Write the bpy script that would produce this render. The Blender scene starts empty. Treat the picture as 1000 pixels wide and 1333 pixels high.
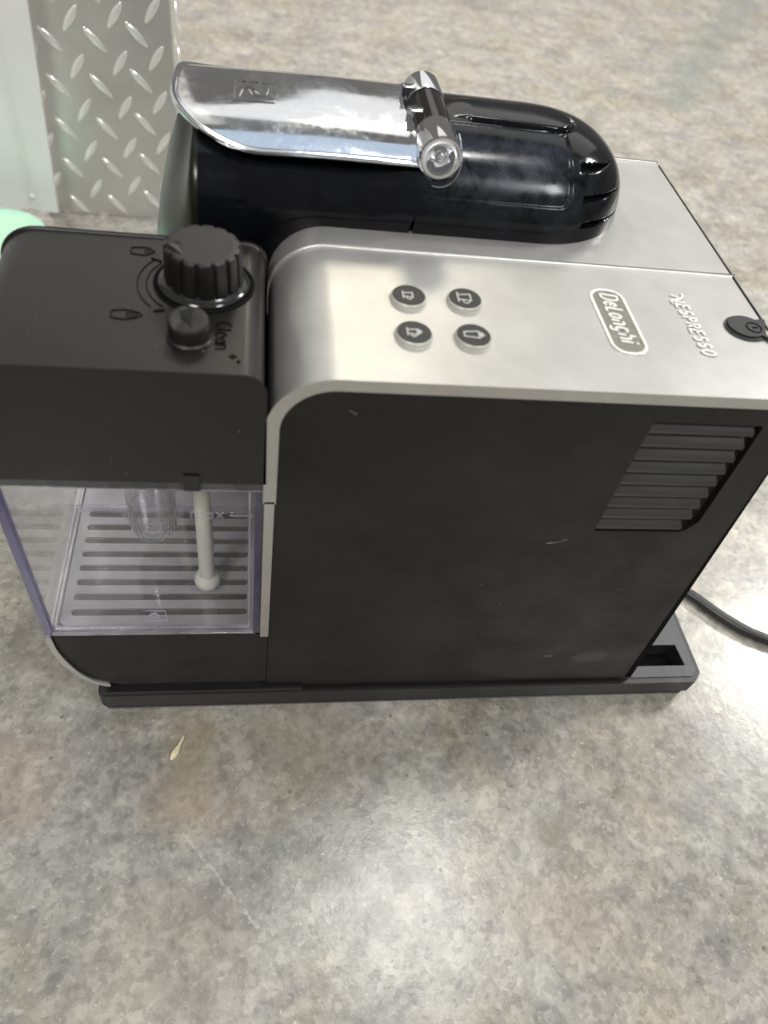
import bpy, bmesh, math, random
from math import sin, cos, pi, radians, sqrt, atan2, hypot
from mathutils import Vector, Matrix
from mathutils.geometry import tessellate_polygon

random.seed(7)
scene = bpy.context.scene
COL = scene.collection

# ------------------------------------------------------------------ camera
cam_d = bpy.data.cameras.new('camera')
cam = bpy.data.objects.new('camera', cam_d)
COL.objects.link(cam)
scene.camera = cam
RX = Vector((0.9852, -0.0960, 0.1417)); RD = Vector((0.0154, -0.7746, -0.6322)); RF = Vector((0.1704, 0.6251, -0.7617))
m3 = Matrix((RX, -RD, -RF)).transposed()
cam.rotation_euler = m3.to_euler()
cam.location = (-0.0096, -0.1823, 0.3918)
cam_d.sensor_fit = 'HORIZONTAL'
cam_d.sensor_width = 27.0
cam_d.lens = 26.374
cam_d.clip_start = 0.01
cam_d.clip_end = 200
cam_d.dof.use_dof = True
cam_d.dof.focus_distance = 0.36
cam_d.dof.aperture_fstop = 8.5

# ------------------------------------------------------------------ world and lamps
world = bpy.data.worlds.new("World")
scene.world = world
world.use_nodes = True
bg = world.node_tree.nodes['Background']
bg.inputs[0].default_value = (0.80, 0.77, 0.72, 1)
bg.inputs[1].default_value = 0.20

def area(name, loc, target, sx, sy, power, color):
    l = bpy.data.lights.new(name, 'AREA')
    l.shape = 'RECTANGLE'; l.size = sx; l.size_y = sy
    l.energy = power; l.color = color
    o = bpy.data.objects.new(name, l); COL.objects.link(o)
    o.location = loc
    d = Vector(target) - Vector(loc)
    o.rotation_euler = d.to_track_quat('-Z', 'Y').to_euler()
    return o
area('ceiling_and_fill_lamp', (0.52, 0.40, 2.4), (0.52, 0.40, 0), 0.26, 0.22, 11, (1.0, 0.98, 0.94))
area('ceiling_and_fill_lamp', (-0.9, -1.5, 2.3), (0.0, 0.0, 0), 0.6, 0.5, 36, (1.0, 0.985, 0.95))
area('ceiling_and_fill_lamp', (1.3, -1.3, 2.4), (0.2, 0.2, 0), 0.5, 0.6, 24, (0.97, 0.985, 1.0))
area('ceiling_and_fill_lamp', (-1.0, 2.4, 2.4), (-0.2, 1.6, 0), 0.5, 0.4, 78, (1.0, 0.975, 0.93))  # added fill lamp, kept out of reflections, brightens the far floor
area('ceiling_and_fill_lamp', (2.6, 1.3, 2.4), (1.4, 1.3, 0), 0.5, 0.5, 62, (1.0, 0.98, 0.95))  # another added fill for the far floor, off to the right
area('ceiling_and_fill_lamp', (0.2, 0.75, 2.5), (0.2, 0.75, 0), 2.4, 1.5, 7, (0.62, 0.80, 1.0))
area('ceiling_and_fill_lamp', (1.4, 3.7, 2.6), (1.0, 3.0, 0), 3.8, 2.6, 24, (1.0, 0.985, 0.96))
area('ceiling_and_fill_lamp', (0.42, 2.75, 2.3), (0.2, 1.8, 0.2), 0.5, 0.4, 11, (1.0, 0.92, 0.72))
scene.view_settings.view_transform = 'Standard'
scene.view_settings.look = 'None'
scene.view_settings.exposure = 0.1
scene.view_settings.gamma = 1
scene.cycles.transparent_max_bounces = 40
scene.cycles.max_bounces = 10

# ------------------------------------------------------------------ materials
def srgb(h):
    h = h.lstrip('#')
    v = [int(h[i:i+2], 16)/255 for i in (0, 2, 4)]
    return tuple(((c/12.92) if c <= 0.04045 else ((c+0.055)/1.055)**2.4) for c in v) + (1,)

class NT:
    def __init__(s, name):
        s.m = bpy.data.materials.new(name); s.m.use_nodes = True
        s.t = s.m.node_tree; s.t.nodes.clear()
        s.out = s.n('ShaderNodeOutputMaterial')
        s.tc = s.n('ShaderNodeTexCoord')
    def n(s, ty, **kw):
        nd = s.t.nodes.new(ty)
        for k, v in kw.items(): setattr(nd, k, v)
        return nd
    def l(s, a, b): s.t.links.new(a, b)
    def noise(s, scale, detail=4, rough=0.55, dist=0.0, vec=None):
        nd = s.n('ShaderNodeTexNoise')
        nd.inputs['Scale'].default_value = scale; nd.inputs['Detail'].default_value = detail
        nd.inputs['Roughness'].default_value = rough; nd.inputs['Distortion'].default_value = dist
        s.l(vec or s.tc.outputs['Object'], nd.inputs['Vector'])
        return nd.outputs['Fac']
    def ramp(s, fac, stops):
        r = s.n('ShaderNodeValToRGB')
        while len(r.color_ramp.elements) < len(stops): r.color_ramp.elements.new(0.5)
        for e, (p, c) in zip(r.color_ramp.elements, stops):
            e.position = p; e.color = c if len(c) == 4 else tuple(c)+(1,)
        s.l(fac, r.inputs[0]); return r.outputs[0]
    def mask(s, fac, a, b):
        r = s.n('ShaderNodeMapRange'); r.inputs[1].default_value = a; r.inputs[2].default_value = b
        s.l(fac, r.inputs[0]); return r.outputs[0]
    def mix(s, fac, a, b, blend='MIX'):
        x = s.n('ShaderNodeMix', data_type='RGBA', blend_type=blend)
        for i, v in ((0, fac), (6, a), (7, b)):
            if isinstance(v, (int, float)): x.inputs[i].default_value = v
            elif isinstance(v, tuple): x.inputs[i].default_value = v
            else: s.l(v, x.inputs[i])
        return x.outputs[2]
    def math(s, op, a, b=None, c=None, clamp=False):
        x = s.n('ShaderNodeMath', operation=op, use_clamp=clamp)
        for i, v in enumerate((a, b, c)):
            if v is None: continue
            if isinstance(v, (int, float)): x.inputs[i].default_value = v
            else: s.l(v, x.inputs[i])
        return x.outputs[0]
    def seg(s, pos, a, b, w, soft):
        """mask that is 1 near the line a-b in object space"""
        a = Vector(a); b = Vector(b); ab = b-a
        sub = s.n('ShaderNodeVectorMath', operation='SUBTRACT'); s.l(pos, sub.inputs[0]); sub.inputs[1].default_value = a
        dot = s.n('ShaderNodeVectorMath', operation='DOT_PRODUCT'); s.l(sub.outputs[0], dot.inputs[0]); dot.inputs[1].default_value = ab
        h = s.math('DIVIDE', dot.outputs['Value'], max(ab.length_squared, 1e-12), clamp=True)
        sc = s.n('ShaderNodeVectorMath', operation='SCALE'); sc.inputs[0].default_value = ab; s.l(h, sc.inputs['Scale'])
        d = s.n('ShaderNodeVectorMath', operation='DISTANCE'); s.l(sub.outputs[0], d.inputs[0]); s.l(sc.outputs[0], d.inputs[1])
        r = s.n('ShaderNodeMapRange', interpolation_type='SMOOTHSTEP')
        s.l(d.outputs['Value'], r.inputs[0])
        r.inputs[1].default_value = w; r.inputs[2].default_value = w+soft
        r.inputs[3].default_value = 1; r.inputs[4].default_value = 0
        return r.outputs[0]
    def warp(s, scale, amt):
        nz = s.n('ShaderNodeTexNoise'); nz.inputs['Scale'].default_value = scale; nz.inputs['Detail'].default_value = 4
        s.l(s.tc.outputs['Object'], nz.inputs['Vector'])
        sub = s.n('ShaderNodeVectorMath', operation='SUBTRACT'); s.l(nz.outputs['Color'], sub.inputs[0]); sub.inputs[1].default_value = (.5, .5, .5)
        sc = s.n('ShaderNodeVectorMath', operation='SCALE'); s.l(sub.outputs[0], sc.inputs[0]); sc.inputs['Scale'].default_value = amt
        ad = s.n('ShaderNodeVectorMath', operation='ADD'); s.l(sc.outputs[0], ad.inputs[0]); s.l(s.tc.outputs['Object'], ad.inputs[1])
        return ad.outputs[0]
    def bsdf(s, color=(0.5,)*3, rough=0.4, metal=0.0, bump=None, bump_h=0.0002, bump_s=0.4, **kw):
        p = s.n('ShaderNodeBsdfPrincipled')
        if isinstance(color, tuple): p.inputs['Base Color'].default_value = color if len(color) == 4 else color+(1,)
        else: s.l(color, p.inputs['Base Color'])
        if isinstance(rough, (int, float)): p.inputs['Roughness'].default_value = rough
        else: s.l(rough, p.inputs['Roughness'])
        if isinstance(metal, (int, float)): p.inputs['Metallic'].default_value = metal
        else: s.l(metal, p.inputs['Metallic'])
        for k, v in kw.items():
            k = k.replace('_', ' ')
            if isinstance(v, (int, float, tuple)): p.inputs[k].default_value = v
            else: s.l(v, p.inputs[k])
        if bump is not None:
            b = s.n('ShaderNodeBump'); b.inputs['Strength'].default_value = bump_s; b.inputs['Distance'].default_value = bump_h
            s.l(bump, b.inputs['Height']); s.l(b.outputs[0], p.inputs['Normal'])
        s.l(p.outputs[0], s.out.inputs[0]); return p

def mat_floor():
    s = NT('mottled_floor')
    w = s.warp(40, 0.01); wbig = s.warp(22, .05)
    def vor(scale, vec, rnd=1.0):
        v = s.n('ShaderNodeTexVoronoi', feature='SMOOTH_F1'); v.inputs['Scale'].default_value = scale; v.inputs['Smoothness'].default_value = .25
        s.l(vec, v.inputs['Vector']); sep = s.n('ShaderNodeSeparateColor'); s.l(v.outputs['Color'], sep.inputs[0]); return sep.outputs[0]
    w2 = s.warp(90, .006); w3 = s.warp(260, .0022)
    mid = s.noise(20, 4, .55, .5, w); fine = s.noise(85, 5, .6, .6, w); tan = s.noise(14, 4, .55, .6); blot = s.noise(10, 4, .55, 1.0, w)
    c = s.ramp(mid, [(0.26, srgb('#8b8883')), (0.44, srgb('#9b9892')), (0.54, srgb('#a5a29a')), (0.74, srgb('#b5b1a8'))])
    c = s.mix(.24, c, s.ramp(fine, [(0.36, srgb('#67635d')), (0.50, srgb('#9c978e')), (0.64, srgb('#cbc6bb'))]))
    c = s.mix(s.math('MULTIPLY', s.mask(tan, .46, .66), .40), c, s.mix(1.0, c, srgb('#e6d9b8'), 'MULTIPLY'))
    c = s.mix(s.math('MULTIPLY', s.mask(s.noise(12, 5, .6, .8), .48, .68), .45), c, s.mix(1.0, c, srgb('#d6dae2'), 'MULTIPLY'))
    c = s.mix(s.math('MULTIPLY', s.mask(blot, .56, .66), .35), c, srgb('#7d7973'))
    flk = vor(130, w2); flk2 = vor(330, w3)
    c = s.mix(.24, c, s.mix(1.0, c, s.ramp(flk, [(.1, (.55, .55, .56, 1)), (.5, (1, 1, 1, 1)), (.9, (1.35, 1.33, 1.28, 1))]), 'MULTIPLY'))
    c = s.mix(.32, c, s.mix(1.0, c, s.ramp(flk2, [(.1, (.5, .5, .5, 1)), (.45, (1, 1, 1, 1)), (.9, (1.4, 1.38, 1.34, 1))]), 'MULTIPLY'))
    c = s.mix(s.math('MULTIPLY', s.mask(s.noise(420, 3, .6, .4), .60, .70), .38), c, srgb('#5b5752'))
    c = s.mix(s.math('MULTIPLY', s.mask(s.noise(520, 3, .6, .4, w3), .60, .72), .34), c, srgb('#efebe3'))
    # small dark pits
    v = s.n('ShaderNodeTexVoronoi'); v.inputs['Scale'].default_value = 95; s.l(w, v.inputs['Vector'])
    pits = s.math('MULTIPLY', s.math('LESS_THAN', v.outputs['Distance'], 0.10), s.math('GREATER_THAN', s.noise(21, 2), .54))
    c = s.mix(s.math('MULTIPLY', pits, .55), c, srgb('#57534e'))
    for (x, y, r, soft, col, k) in [(.0, 0, 0, 0, 0, 0)][:0] + [
            (-.0201, -.1079, .0006, .0022, '#55524f', .55), (-.0747, -.0663, .001, .004, '#6a6663', .5),
            (.231, -.0615, .004, .014, '#85858c', .3), (.1445, -.0759, .003, .012, '#7e7868', .5),
            (.0251, -.0599, .001, .006, '#76736e', .45), (-.1304, -.0295, .008, .035, '#b58a68', .22),
            (-.047, -.119, .01, .04, '#a8977c', .18), (-.0422, -.0451, .004, .025, '#a98e6c', .35),
            (.1309, -.0983, .0005, .003, '#5c5853', .4), (.0469, -.0572, .001, .008, '#6f6c66', .45),
            (-.045, -.018, .004, .02, '#96865e', .4), (.02, -.015, .01, .03, '#908a7a', .4), (.14, -.11, .006, .03, '#b09a7c', .2)]:
        mk = s.seg(wbig if soft > .015 else w, (x, y, 0), (x+.003, y, 0), r, soft)
        c = s.mix(s.math('MULTIPLY', mk, k), c, srgb(col))
    for a, b, wd, sf, k in [((-.0408, -.0657, 0), (-.016, -.0963, 0), .0002, .0011, .5), ((-.0113, -.1015, 0), (-.0052, -.109, 0), .0002, .0010, .6),
                        ((-.0017, -.1194, 0), (.0083, -.1379, 0), .0001, .0009, .35), ((.03, -.10, 0), (.035, -.14, 0), .0001, .0006, .3)]:
        c = s.mix(s.math('MULTIPLY', s.math('MULTIPLY', s.seg(s.warp(180, .0030), a, b, wd, sf), s.mask(s.noise(420, 4, .7), .38, .6)), k*1.1), c, srgb('#d8d4cb'))
    # soft dark line far behind
    c = s.mix(s.math('MULTIPLY', s.seg(s.warp(8, .05), (.9876, 1.56, 0), (.57, .90, 0), .006, .05), .45), c, srgb('#7c8280'))
    rough = s.math('ADD', s.math('MULTIPLY', s.noise(60, 6, .65), .12), .165)
    bmp = s.math('ADD', s.math('MULTIPLY', s.noise(320, 5, .7), .7), s.math('MULTIPLY', fine, .6))
    p = s.bsdf(c, rough, 0, bmp, .00028, .5)
    p.inputs['Specular IOR Level'].default_value = .5
    return s.m

def mat_simple(name, col, rough, metal=0.0, var=.12, nscale=60, bump_scale=None, bump_h=.0001, bump_s=.3, rvar=.1, **kw):
    s = NT(name); col = srgb(col) if isinstance(col, str) else col+(1,)
    nz = s.noise(nscale, 5, .6)
    dark = tuple(c*(1-var) for c in col[:3])+(1,); lite = tuple(min(1, c*(1+var)) for c in col[:3])+(1,)
    c = s.ramp(nz, [(.3, dark), (.7, lite)])
    r = s.math('ADD', s.math('MULTIPLY', s.math('SUBTRACT', s.noise(nscale*2.3, 4, .6), .5), rvar*2), rough)
    s.bsdf(c, r, metal, s.noise(bump_scale, 3, .6) if bump_scale else None, bump_h, bump_s, **kw)
    return s.m

def mat_panel():
    s = NT('matt_black_panel')
    c = s.ramp(s.noise(22, 5, .6), [(.3, (.0055, .0054, .0044, 1)), (.5, (.0085, .0083, .0068, 1)), (.72, (.0150, .0146, .0118, 1))])
    wr = s.warp(350, .0015)
    off = Vector((-.08, -.09, 0))
    def P(x, z): return Vector((x, 0, z))+off
    for a, b, wd, sf, k in [(P(.1133, .1499), P(.1172, .1508), .0001, .0004, .55), (P(.1172, .1508), P(.1213, .1528), .0001, .0004, .35),
                            (P(.145, .0500), P(.1475, .0505), .0004, .0015, .12), (P(.166, .0480), P(.176, .0495), .002, .006, .06),
                            (P(.092, .119), P(.0921, .119), .0001, .0005, .35), (P(.0215, .222), P(.0235, .2205), .0001, .0005, .2),
                            (P(.105, .103), P(.1051, .103), .0001, .0006, .3), (P(.16, .115), P(.1601, .115), .0001, .0006, .3)]:
        c = s.mix(s.math('MULTIPLY', s.seg(wr, a, b, wd, sf), k), c, (.55, .55, .5, 1))
    r = s.math('ADD', s.math('MULTIPLY', s.mask(s.noise(28, 7, .7, .6), .35, .7), .22), .36)
    c = s.mix(s.math('MULTIPLY', s.mask(s.noise(900, 2, .5), .70, .78), .35), c, (.16, .16, .15, 1))
    s.bsdf(c, r, 0, s.noise(2600, 2, .5), .00008, .35, Specular_IOR_Level=.35)
    return s.m

def mat_silver():
    s = NT('silver_paint')
    c = s.ramp(s.noise(45, 6, .65), [(.3, (.50, .49, .47, 1)), (.7, (.59, .58, .555, 1))])
    c = s.mix(s.math('MULTIPLY', s.mask(s.noise(420, 5, .7, .3), .66, .74), .45), c, (.30, .27, .22, 1))
    c = s.mix(s.math('MULTIPLY', s.mask(s.noise(2400, 2), .60, .8), .25), c, (.85, .84, .8, 1))
    r = s.math('ADD', s.math('MULTIPLY', s.noise(30, 5, .65), .14), .33)
    s.bsdf(c, r, .78, s.noise(1800, 3, .6), .00006, .30)
    return s.m

def mat_gloss_black():
    s = NT('gloss_black')
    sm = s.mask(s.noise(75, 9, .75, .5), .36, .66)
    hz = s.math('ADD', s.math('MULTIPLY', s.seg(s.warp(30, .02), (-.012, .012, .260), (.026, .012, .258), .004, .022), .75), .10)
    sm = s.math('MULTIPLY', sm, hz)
    c = s.mix(s.math('MULTIPLY', sm, .8), (.0026, .0027, .0036, 1), (.050, .058, .078, 1))  # smudges, plus bluish reflected haze painted into the dome top colour
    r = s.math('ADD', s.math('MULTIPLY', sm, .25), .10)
    s.bsdf(c, r, 0, s.noise(700, 3), .00002, .12, Specular_IOR_Level=.32)
    return s.m

def mat_chrome(name='chrome', dirty=1.0):
    s = NT(name)
    w = s.warp(60, .02)
    sm = s.mask(s.noise(34, 8, .65, 1.0, w), .42, .70)
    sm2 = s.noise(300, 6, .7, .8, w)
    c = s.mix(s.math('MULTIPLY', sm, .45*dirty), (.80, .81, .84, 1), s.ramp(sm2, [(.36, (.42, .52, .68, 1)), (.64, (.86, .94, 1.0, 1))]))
    r = s.math('ADD', s.math('MULTIPLY', s.math('MULTIPLY', sm, s.mask(sm2, .30, .70)), .26*dirty), .03+.03*dirty)
    s.bsdf(c, r, s.math('SUBTRACT', 1.0, s.math('MULTIPLY', sm, .10*dirty)), s.noise(25, 3, .5), .0006*dirty, .12)
    return s.m

def mat_clear(name, tint=(.90, .89, .95), gl=1.0, haze=.04, rough=.03):
    s = NT(name)
    tr = s.n('ShaderNodeBsdfTransparent'); tr.inputs[0].default_value = tint+(1,)
    g = s.n('ShaderNodeBsdfGlossy'); g.inputs['Roughness'].default_value = rough; g.inputs[0].default_value = (1, 1, 1, 1)
    d = s.n('ShaderNodeBsdfDiffuse'); d.inputs[0].default_value = (.75, .74, .80, 1)
    geo = s.n('ShaderNodeNewGeometry'); dt = s.n('ShaderNodeVectorMath', operation='DOT_PRODUCT')
    s.l(geo.outputs['Incoming'], dt.inputs[0]); s.l(geo.outputs['Normal'], dt.inputs[1])
    fr = s.n('ShaderNodeMath', operation='MULTIPLY_ADD')
    s.l(s.math('POWER', s.math('SUBTRACT', 1.0, s.math('ABSOLUTE', dt.outputs['Value']), clamp=True), 5.0), fr.inputs[0]); fr.inputs[1].default_value = .96; fr.inputs[2].default_value = .04
    m1 = s.n('ShaderNodeMixShader'); m2 = s.n('ShaderNodeMixShader')
    sp = s.math('MULTIPLY', s.math('ADD', s.mask(s.noise(55, 7, .7, .5), .45, .75), .35), haze)
    s.l(sp, m1.inputs[0]); s.l(tr.outputs[0], m1.inputs[1]); s.l(d.outputs[0], m1.inputs[2])
    s.l(s.math('MULTIPLY', fr.outputs[0], gl), m2.inputs[0]); s.l(m1.outputs[0], m2.inputs[1]); s.l(g.outputs[0], m2.inputs[2])
    s.l(m2.outputs[0], s.out.inputs[0])
    return s.m

M = dict(
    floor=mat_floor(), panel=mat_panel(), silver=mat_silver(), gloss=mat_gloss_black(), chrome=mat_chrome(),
    chrome_clean=mat_chrome('chrome_clean', .35),
    lid=mat_simple('lid_black', (.0042, .0034, .0026), .37, 0, .1, 40, 2600, .00008, .4, .08, Specular_IOR_Level=.58),
    black=mat_simple('black_plastic', (.014, .0138, .013), .42, 0, .15, 60, 1500, .00008, .3),
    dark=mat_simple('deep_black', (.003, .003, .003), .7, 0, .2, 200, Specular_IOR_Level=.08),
    base=mat_simple('base_grey', (.018, .018, .018), .45, 0, .15, 50, 1200, .0001, .3),
    slat=mat_simple('slat_grey', (.034, .034, .034), .42, 0, .1, 60, 1500, .00008, .3),
    base_top=mat_simple('base_rear_grey', (.075, .075, .08), .5, 0, .15, 50, 1200, .0001, .3),
    knob=mat_simple('knob_black', (.009, .0085, .008), .42, 0, .12, 120, 3000, .0001, .35),
    knob_gloss=mat_simple('knob_ring_gloss', (.03, .03, .03), .12, .3, .2, 200),
    hinge_black=mat_simple('hinge_black', (.03, .027, .025), .10, .6, .2, 200),
    rim=mat_simple('button_rim', (.50, .49, .44), .35, .1, .1, 200),
    cap=mat_simple('button_cap', (.022, .020, .019), .5, 0, .1, 300),
    ink=mat_simple('icon_ink', (.50, .49, .46), .5, 0, .05, 300),
    badge=mat_simple('badge_metal', (.88, .87, .82), .30, .30, .05, 300),
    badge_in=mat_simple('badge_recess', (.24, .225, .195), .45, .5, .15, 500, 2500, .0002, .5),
    grid=mat_simple('tray_silver', (.42, .41, .44), .34, .35, .12, 60, 900, .0001, .2),
    tube=mat_simple('frosted_tube', (.70, .69, .62), .4, 0, .04, 100, None, Subsurface_Weight=.4, Subsurface_Radius=(.01, .01, .008)),
    clear=mat_clear('clear_plastic', (.985, .983, .987), 1.0, .022),
    clear_inner=mat_clear('clear_inner', (.95, .94, .955), 2.2, .06),
    edge=mat_clear('clear_edge', (.34, .31, .60), 1.8, .06, .08),
    edge_lite=mat_clear('clear_edge_pale', (.88, .86, .93), 1.8, .30, .10),
    smoke=mat_clear('smoked_rim', (.10, .095, .13), 1.6, .10, .10),
    cable=mat_simple('cable_black', (.018, .017, .017), .38, 0, .15, 80),
    plate=None, white=mat_simple('white_plastic', (.86, .86, .85), .35, 0, .03, 30, 150, .0006, .2),
    green=mat_simple('mint_plastic', (.50, .82, .58), .5, 0, .1, 30, Subsurface_Weight=.3),
    crumb=mat_simple('crumb', (.86, .74, .50), .8, 0, .2, 900, 2000, .0004, .6),
    grit=mat_simple('grit', (.75, .73, .68), .7, 0, .2, 900),
)
def mat_plate():
    s = NT('diamond_plate')
    c = s.ramp(s.noise(14, 6, .6, .5), [(.3, (.60, .59, .57, 1)), (.7, (.74, .73, .70, 1))])
    r = s.math('ADD', s.math('MULTIPLY', s.noise(25, 5, .65), .20), .27)
    s.bsdf(c, r, .68, s.noise(40, 4, .6), .002, .25)
    return s.m
M['plate'] = mat_plate()
M['tread'] = mat_simple('tread_metal', (.90, .89, .86), .20, .45, .05, 60)
def mat_head_front():
    s = NT('head_front')
    s.bsdf((.012, .012, .008), s.math('ADD', s.math('MULTIPLY', s.noise(60, 5), .15), .20), 0, Specular_IOR_Level=.4)  # olive tint stands in for the floor reflected in the nose
    return s.m
M['front'] = mat_head_front()

# ------------------------------------------------------------------ mesh helpers
ROOT_LOC = {}
def finish(bm, name, mat, parent=None, angle=38, wn=False, smooth=True, root=None):
    bm.normal_update()
    bmesh.ops.recalc_face_normals(bm, faces=bm.faces[:])
    ca = radians(angle)
    for f in bm.faces: f.smooth = smooth
    for e in bm.edges:
        e.smooth = not (len(e.link_faces) == 2 and e.calc_face_angle(0) > ca)
    if parent is not None:
        r = parent
        while r.parent: r = r.parent
        off = ROOT_LOC[r.name]
        for v in bm.verts: v.co -= off
    elif root is not None:
        for v in bm.verts: v.co -= Vector(root)
    me = bpy.data.meshes.new(name); bm.to_mesh(me); bm.free()
    mats = mat if isinstance(mat, (list, tuple)) else [mat]
    for k in mats: me.materials.append(M[k])
    o = bpy.data.objects.new(name, me); COL.objects.link(o)
    if parent is not None: o.parent = parent
    elif root is not None: o.location = root
    if wn:
        md = o.modifiers.new('wn', 'WEIGHTED_NORMAL'); md.keep_sharp = True
    return o

def thing(name, loc, label, cat, group=None):
    o = bpy.data.objects.new(name, None); COL.objects.link(o)
    o.empty_display_size = .02
    o.location = loc; ROOT_LOC[o.name] = Vector(loc)
    o['label'] = label; o['category'] = cat
    if group: o['group'] = group
    return o
def tag(o, label=None, cat=None, kind=None, group=None):
    if label: o['label'] = label
    if cat: o['category'] = cat
    if kind: o['kind'] = kind
    if group: o['group'] = group
    return o

def bevel_sharp(bm, w, seg=2, ang=40, flt=None):
    bm.normal_update()
    es = [e for e in bm.edges if len(e.link_faces) == 2 and abs(e.calc_face_angle(0)) > radians(ang) and (flt is None or flt(e))]
    if es: bmesh.ops.bevel(bm, geom=es, offset=w, segments=seg, profile=.5, affect='EDGES', clamp_overlap=True)

def prism(bm, pts, a, b, axis='Y'):
    """extrude a 2-D outline. axis Y: pts=(x,z); Z: pts=(x,y); X: pts=(y,z)"""
    def P(p, t):
        if axis == 'Y': return (p[0], t, p[1])
        if axis == 'Z': return (p[0], p[1], t)
        return (t, p[0], p[1])
    v0 = [bm.verts.new(P(p, a)) for p in pts]; v1 = [bm.verts.new(P(p, b)) for p in pts]
    n = len(pts)
    bm.faces.new(v0); bm.faces.new(v1[::-1])
    for i in range(n): bm.faces.new((v0[i], v0[(i+1) % n], v1[(i+1) % n], v1[i]))
    return v0+v1

def rpoly(pts, n=6):
    """round the corners of a polygon; pts = (x,y,r)"""
    out = []
    N = len(pts)
    for i, (x, y, r) in enumerate(pts):
        if r <= 0: out.append((x, y)); continue
        p = Vector((x, y)); a = Vector(pts[i-1][:2])-p; b = Vector(pts[(i+1) % N][:2])-p
        a.normalize(); b.normalize()
        ang = a.angle(b); t = r/math.tan(ang/2)
        c = p+(a+b).normalized()*(r/sin(ang/2))
        s = p+a*t-c; e = p+b*t-c
        a0 = atan2(s.y, s.x); a1 = atan2(e.y, e.x); d = (a1-a0+pi) % (2*pi)-pi
        for k in range(n+1):
            q = a0+d*k/n; out.append((c.x+r*cos(q), c.y+r*sin(q)))
    return out

def rbox(bm, x0, x1, y0, y1, z0, z1, w=0, seg=2):
    b2 = bmesh.new(); prism(b2, [(x0, z0), (x1, z0), (x1, z1), (x0, z1)], y0, y1)
    if w: bevel_sharp(b2, w, seg)
    merge(bm, b2)

def merge(bm, b2):
    me = bpy.data.meshes.new('tmp'); b2.to_mesh(me); b2.free(); bm.from_mesh(me); bpy.data.meshes.remove(me)

def holed(bm, outer, holes, t0, t1, axis='Y'):
    def P(p, t):
        if axis == 'Y': return (p[0], t, p[1])
        if axis == 'Z': return (p[0], p[1], t)
        return (t, p[0], p[1])
    loops = [outer]+holes
    flat = [p for l in loops for p in l]
    tris = tessellate_polygon([[Vector((p[0], p[1], 0)) for p in l] for l in loops])
    A = [bm.verts.new(P(p, t0)) for p in flat]; B = [bm.verts.new(P(p, t1)) for p in flat]
    for t in tris:
        try:
            bm.faces.new([A[i] for i in t]); bm.faces.new([B[i] for i in reversed(t)])
        except ValueError: pass
    k = 0
    for l in loops:
        n = len(l)
        for i in range(n): bm.faces.new((A[k+i], A[k+(i+1) % n], B[k+(i+1) % n], B[k+i]))
        k += n

def tube(bm, pts, r, n=10, caps=True, closed=False):
    pts = [Vector(p) for p in pts]; N = len(pts); rings = []
    up = None
    for i, p in enumerate(pts):
        if closed: t = (pts[(i+1) % N]-pts[i-1])
        else: t = pts[min(i+1, N-1)]-pts[max(i-1, 0)]
        t.normalize()
        if up is None:
            up = Vector((0, 0, 1)) if abs(t.z) < .9 else Vector((1, 0, 0))
        s = t.cross(up).normalized(); up = s.cross(t).normalized()
        rr = r[i] if isinstance(r, (list, tuple)) else r
        rings.append([bm.verts.new(p+(s*cos(2*pi*k/n)+up*sin(2*pi*k/n))*rr) for k in range(n)])
    for i in range(N if closed else N-1):
        a, b = rings[i], rings[(i+1) % N]
        for k in range(n): bm.faces.new((a[k], a[(k+1) % n], b[(k+1) % n], b[k]))
    if caps and not closed: bm.faces.new(rings[0][::-1]); bm.faces.new(rings[-1])

def lathe(bm, prof, n=32, mat=Matrix.Identity(4), rad=None):
    """prof=(r,z) list; axis Z. rad(angle,i) scales r"""
    rings = []
    for i, (r, z) in enumerate(prof):
        if r <= 1e-7: rings.append([bm.verts.new(mat @ Vector((0, 0, z)))])
        else: rings.append([bm.verts.new(mat @ Vector((r*(rad(2*pi*k/n, i) if rad else 1)*cos(2*pi*k/n), r*(rad(2*pi*k/n, i) if rad else 1)*sin(2*pi*k/n), z))) for k in range(n)])
    for a, b in zip(rings, rings[1:]):
        if len(a) == 1 and len(b) == 1: continue
        for k in range(n):
            k2 = (k+1) % n
            if len(a) == 1: bm.faces.new((a[0], b[k], b[k2]))
            elif len(b) == 1: bm.faces.new((a[k], a[k2], b[0]))
            else: bm.faces.new((a[k], a[k2], b[k2], b[k]))
    return rings

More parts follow.
